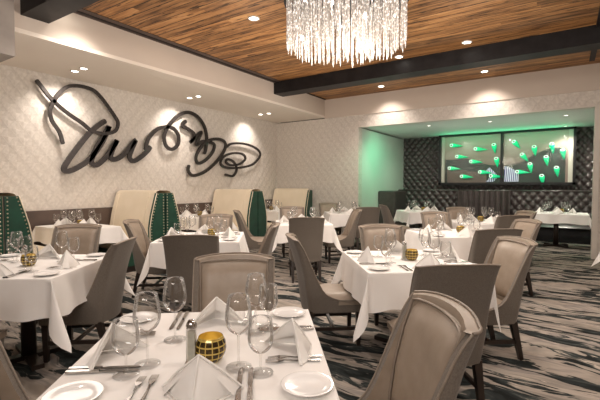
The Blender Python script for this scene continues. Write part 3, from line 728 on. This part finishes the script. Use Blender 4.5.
def knife_mesh():
    h = MB(); h.grid([[(x,-w,z) for z in (.001,.009)]+[(x,w,z) for z in (.009,.001)] for x,w in ((-.11,.006),(-.09,.0085),(-.02,.007),(.0,.005))], 'steel', False, True)
    b = MB(); b.grid([[(x,-w0,.002),(x,-w0,.006),(x,w1,.0045),(x,w1,.002)] for x,w0,w1 in ((0,.005,.005),(.02,.006,.010),(.10,.006,.010),(.125,.005,.006),(.132,.0,.001))], 'knife_steel', False, True)
    return h.mesh('handle'), b.mesh('blade')
FORK = fork_mesh(); KNIFE = knife_mesh()
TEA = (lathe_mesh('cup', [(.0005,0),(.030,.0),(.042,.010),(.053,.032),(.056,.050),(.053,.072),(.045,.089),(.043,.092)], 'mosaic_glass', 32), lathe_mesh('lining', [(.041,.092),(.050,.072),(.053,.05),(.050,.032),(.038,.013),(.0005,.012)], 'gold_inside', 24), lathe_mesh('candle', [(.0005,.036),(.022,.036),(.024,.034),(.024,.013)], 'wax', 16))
def shaker():
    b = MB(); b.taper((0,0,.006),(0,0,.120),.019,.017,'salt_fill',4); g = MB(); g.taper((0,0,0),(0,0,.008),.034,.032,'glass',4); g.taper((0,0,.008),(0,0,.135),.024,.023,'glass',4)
    c = MB(); c.lathe([(.019,.133),(.020,.142),(.017,.150),(.012,.160),(.0005,.163)], 'steel', 16)
    return g.mesh('glass_body'), b.mesh('contents'), c.mesh('cap')
SHK = shaker()

def lay_table(tab, phrase, cx, cy, ang, near, hx=.455, items='full', sides=('near','left','right','far'), cloth=None, tms=None, tea=(.03,-.12), room=None, shk=None, gl_sides=None):
    """cx, cy in camera metres (or room when room is given); near: radius scale of the settings"""
    if room: p = Vector((*room,0)); rz = ang
    else: p = W(cx, cy); rz = YAW + R(ang)
    t = thing('dining_table', 'dark pedestal dining table under white cloth, ' + phrase, 'table', p, rz, 'dining tables')
    for nm, me in zip(('tabletop','pedestal','base'), tms or TMS): sub(nm, None, me, t)
    cl = add_obj('tablecloth', cloth or CLOTHS[tab % 4], None, p+Vector((0,0,TH)), rz)
    tag(cl, 'white tablecloth with pointed corner drapes on the ' + phrase, 'tablecloth', 'white tablecloths')
    ca, sa = math.cos(rz), math.sin(rz)
    def place(x, y, z=.0045): return Vector((p.x+x*ca-y*sa, p.y+x*sa+y*ca, TH+z))
    rot = {'near':0,'right':PI/2,'far':PI,'left':-PI/2}
    big = items == 'full'
    for s in sides:
        a = rot[s]; c2, s2 = round(math.cos(a)), round(math.sin(a))
        def q(x, y):
            # a setting laid out for the near side, turned to side s
            return place(x*c2-y*s2, x*s2+y*c2)
        r = rz+a; j = random.uniform
        def one(name, me, x, y, lab, cat, grp, dr=0.):
            o = add_obj(name, me, None, q(x+j(-.008,.008), y+j(-.008,.008)), r+dr+j(-.06,.06)); return tag(o, lab, cat, grp)
        ny = {'near':-.375,'right':-.335,'left':-.345,'far':-.265}[s] * near; nx = {'near':.03,'right':-.055,'left':.05,'far':.0}[s]
        one('folded_napkin', NAP, nx, ny, 'white pyramid-folded napkin at the %s side of the %s' % (s, phrase), 'napkin', 'folded white napkins', j(-.2,.2)+{'right':.5,'left':-.35}.get(s,0.))
        def multi(name, lab, cat, grp, parts, x, y, dr=0., nms=()):
            e = thing(name, lab, cat, q(x+j(-.006,.006), y+j(-.006,.006)), r+dr, grp)
            for nm, me in zip(nms, parts): sub(nm, None, me, e)
        def gl(kind, x, y):
            lab = '%s at the %s side of the %s' % ('tall stemmed wine glass' if kind == 'wine' else 'short stemmed water goblet', s, phrase); nm = 'wine_glass' if kind == 'wine' else 'water_goblet'
            if items in ('full','mid'): multi(nm, lab, 'glass', 'stemware on the tables', WINE if kind == 'wine' else WATER, x, y, 0, ('bowl','stem','foot'))
            else: one(nm, WINE1 if kind == 'wine' else WATER1, x, y, lab, 'glass', 'stemware on the tables')
        if gl_sides is None or s in gl_sides:
            gl('wine', .135, -.19*near if s != 'far' else -.09)
            if not (s == 'far' and tab == 0): gl('water', .215, -.24*near if s != 'far' else -.15)
        if items in ('full','mid','low'):
            one('bread_plate', PLATE, -.345*near, -.36*near, 'round white bread plate at the %s side of the %s' % (s, phrase), 'plate', 'white bread plates')
        if items == 'full' or (items == 'mid' and s in ('near','right','left')):
            for k, w in enumerate(('outer','inner')):
                one('fork', FORK, -.165+.032*k, -.335*near, '%s steel fork left of the napkin, %s side of the %s' % (w, s, phrase), 'fork', 'steel forks', PI/2)
                multi('knife', '%s steel knife right of the napkin, %s side of the %s' % ('inner' if k == 0 else 'outer', s, phrase), 'knife', 'steel knives', KNIFE, .155+.028*k, -.335*near, PI/2, ('handle','blade'))
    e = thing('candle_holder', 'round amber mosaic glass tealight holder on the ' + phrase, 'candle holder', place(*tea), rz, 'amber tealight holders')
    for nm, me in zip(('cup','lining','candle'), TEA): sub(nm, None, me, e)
    if shk:
        e = thing('salt_shaker', 'slim glass shaker with steel cap beside tealight on ' + phrase, 'shaker', place(*shk), rz, 'salt and pepper shakers')
        for nm, me in zip(('glass_body','contents','cap'), SHK): sub(nm, None, me, e)
lay_table(0, 'foreground table', -.37, 1.56, TA, 1., tea=(.034,-.125), shk=(-.03,-.15))
lay_table(1, 'left-edge table', -2.20, 3.20, .5, 1.08, cloth=CLOTHW[0], tms=TMW, items='mid', tea=(.05,-.05), sides=('near','left','right','far'), shk=(.0,-.02))
lay_table(2, 'left-of-centre table', -1.22, 4.95, TA, 1.04, cloth=CLOTHW[1], tms=TMW, items='mid', tea=(.12,.02))
lay_table(3, 'right-of-centre table', .93, 3.42, TA, 1.06, cloth=CLOTH4, tms=TMW, items='mid', tea=(.02,-.03), shk=(-.04,-.01))
lay_table(4, 'centre-back table', .05, 6.85, TA, 1., items='far')
lay_table(5, 'back-corner table', 1.08, 9.25, TA, 1., items='far', tea=(.1,-.1))
lay_table(6, 'second-row right table', 2.03, 5.35, TA, 1., items='low', tea=(.12,-.02))
lay_table(7, 'third-row right table', 3.12, 7.0, TA, 1., items='far', tea=(.05,0))
lay_table(8, 'alcove table by green wall', 3.0, 9.95, TA, 1., items='far')
lay_table(9, 'alcove table by right pillar', 0, 0, R(0), .95, items='far', room=(6.85,1.55), cloth=CLOTHR, tms=TMR, tea=(.1,0))
lay_table(10, 'right-edge table', 4.50, 4.76, TA, 1., items='far', sides=('left',), gl_sides=())
for k, (y, nm) in enumerate(((-6.06,'nearest booth table'),(-3.62,'middle booth table'),(-1.2,'farthest booth table'))):
    lay_table(11+k, nm, 0, 0, R(0), .82, items='far', room=(.66,y), cloth=CLOTHB, tms=TMB, tea=(.05,.02))

# ------------------------------------------------------------------ general light and view
light('AREA', (7.6,-11.6,3.4), 150, color=(1,.92,.85), size=3.5, size_y=1.2, aim=(4.6,-5.0,.6))  # unseen soft fill added behind the camera
light('AREA', (9.4,-5.,3.5), 40, color=(1,.86,.72), size=2.5, size_y=1.2, aim=(5,-4.,.6))  # second added fill, out of view on the right
for x, y in ((3.0,-7.2),(2.9,-4.6),(3.0,-2.2),(5.8,-3.2),(6.6,-6.0)):
    up = light('POINT', (x,y,2.35), 36, color=(1,.88,.79), size=.5); up.data.specular_factor = 0  # fill points added in mid-air to lift soffit and ceiling, no fixtures
w = bpy.data.worlds.new('world'); bpy.context.scene.world = w; w.use_nodes = True
w.node_tree.nodes['Background'].inputs[0].default_value = (.9,.75,.6,1); w.node_tree.nodes['Background'].inputs[1].default_value = .05
sc = bpy.context.scene
sc.view_settings.view_transform = 'Standard'; sc.view_settings.exposure = -0.07; sc.view_settings.gamma = 1.0
sc.cycles.use_denoising = True; sc.cycles.max_bounces = 10; sc.cycles.transparent_max_bounces = 24; sc.cycles.sample_clamp_indirect = 4; sc.cycles.blur_glossy = 1
sc.cycles.caustics_reflective = False; sc.cycles.caustics_refractive = False
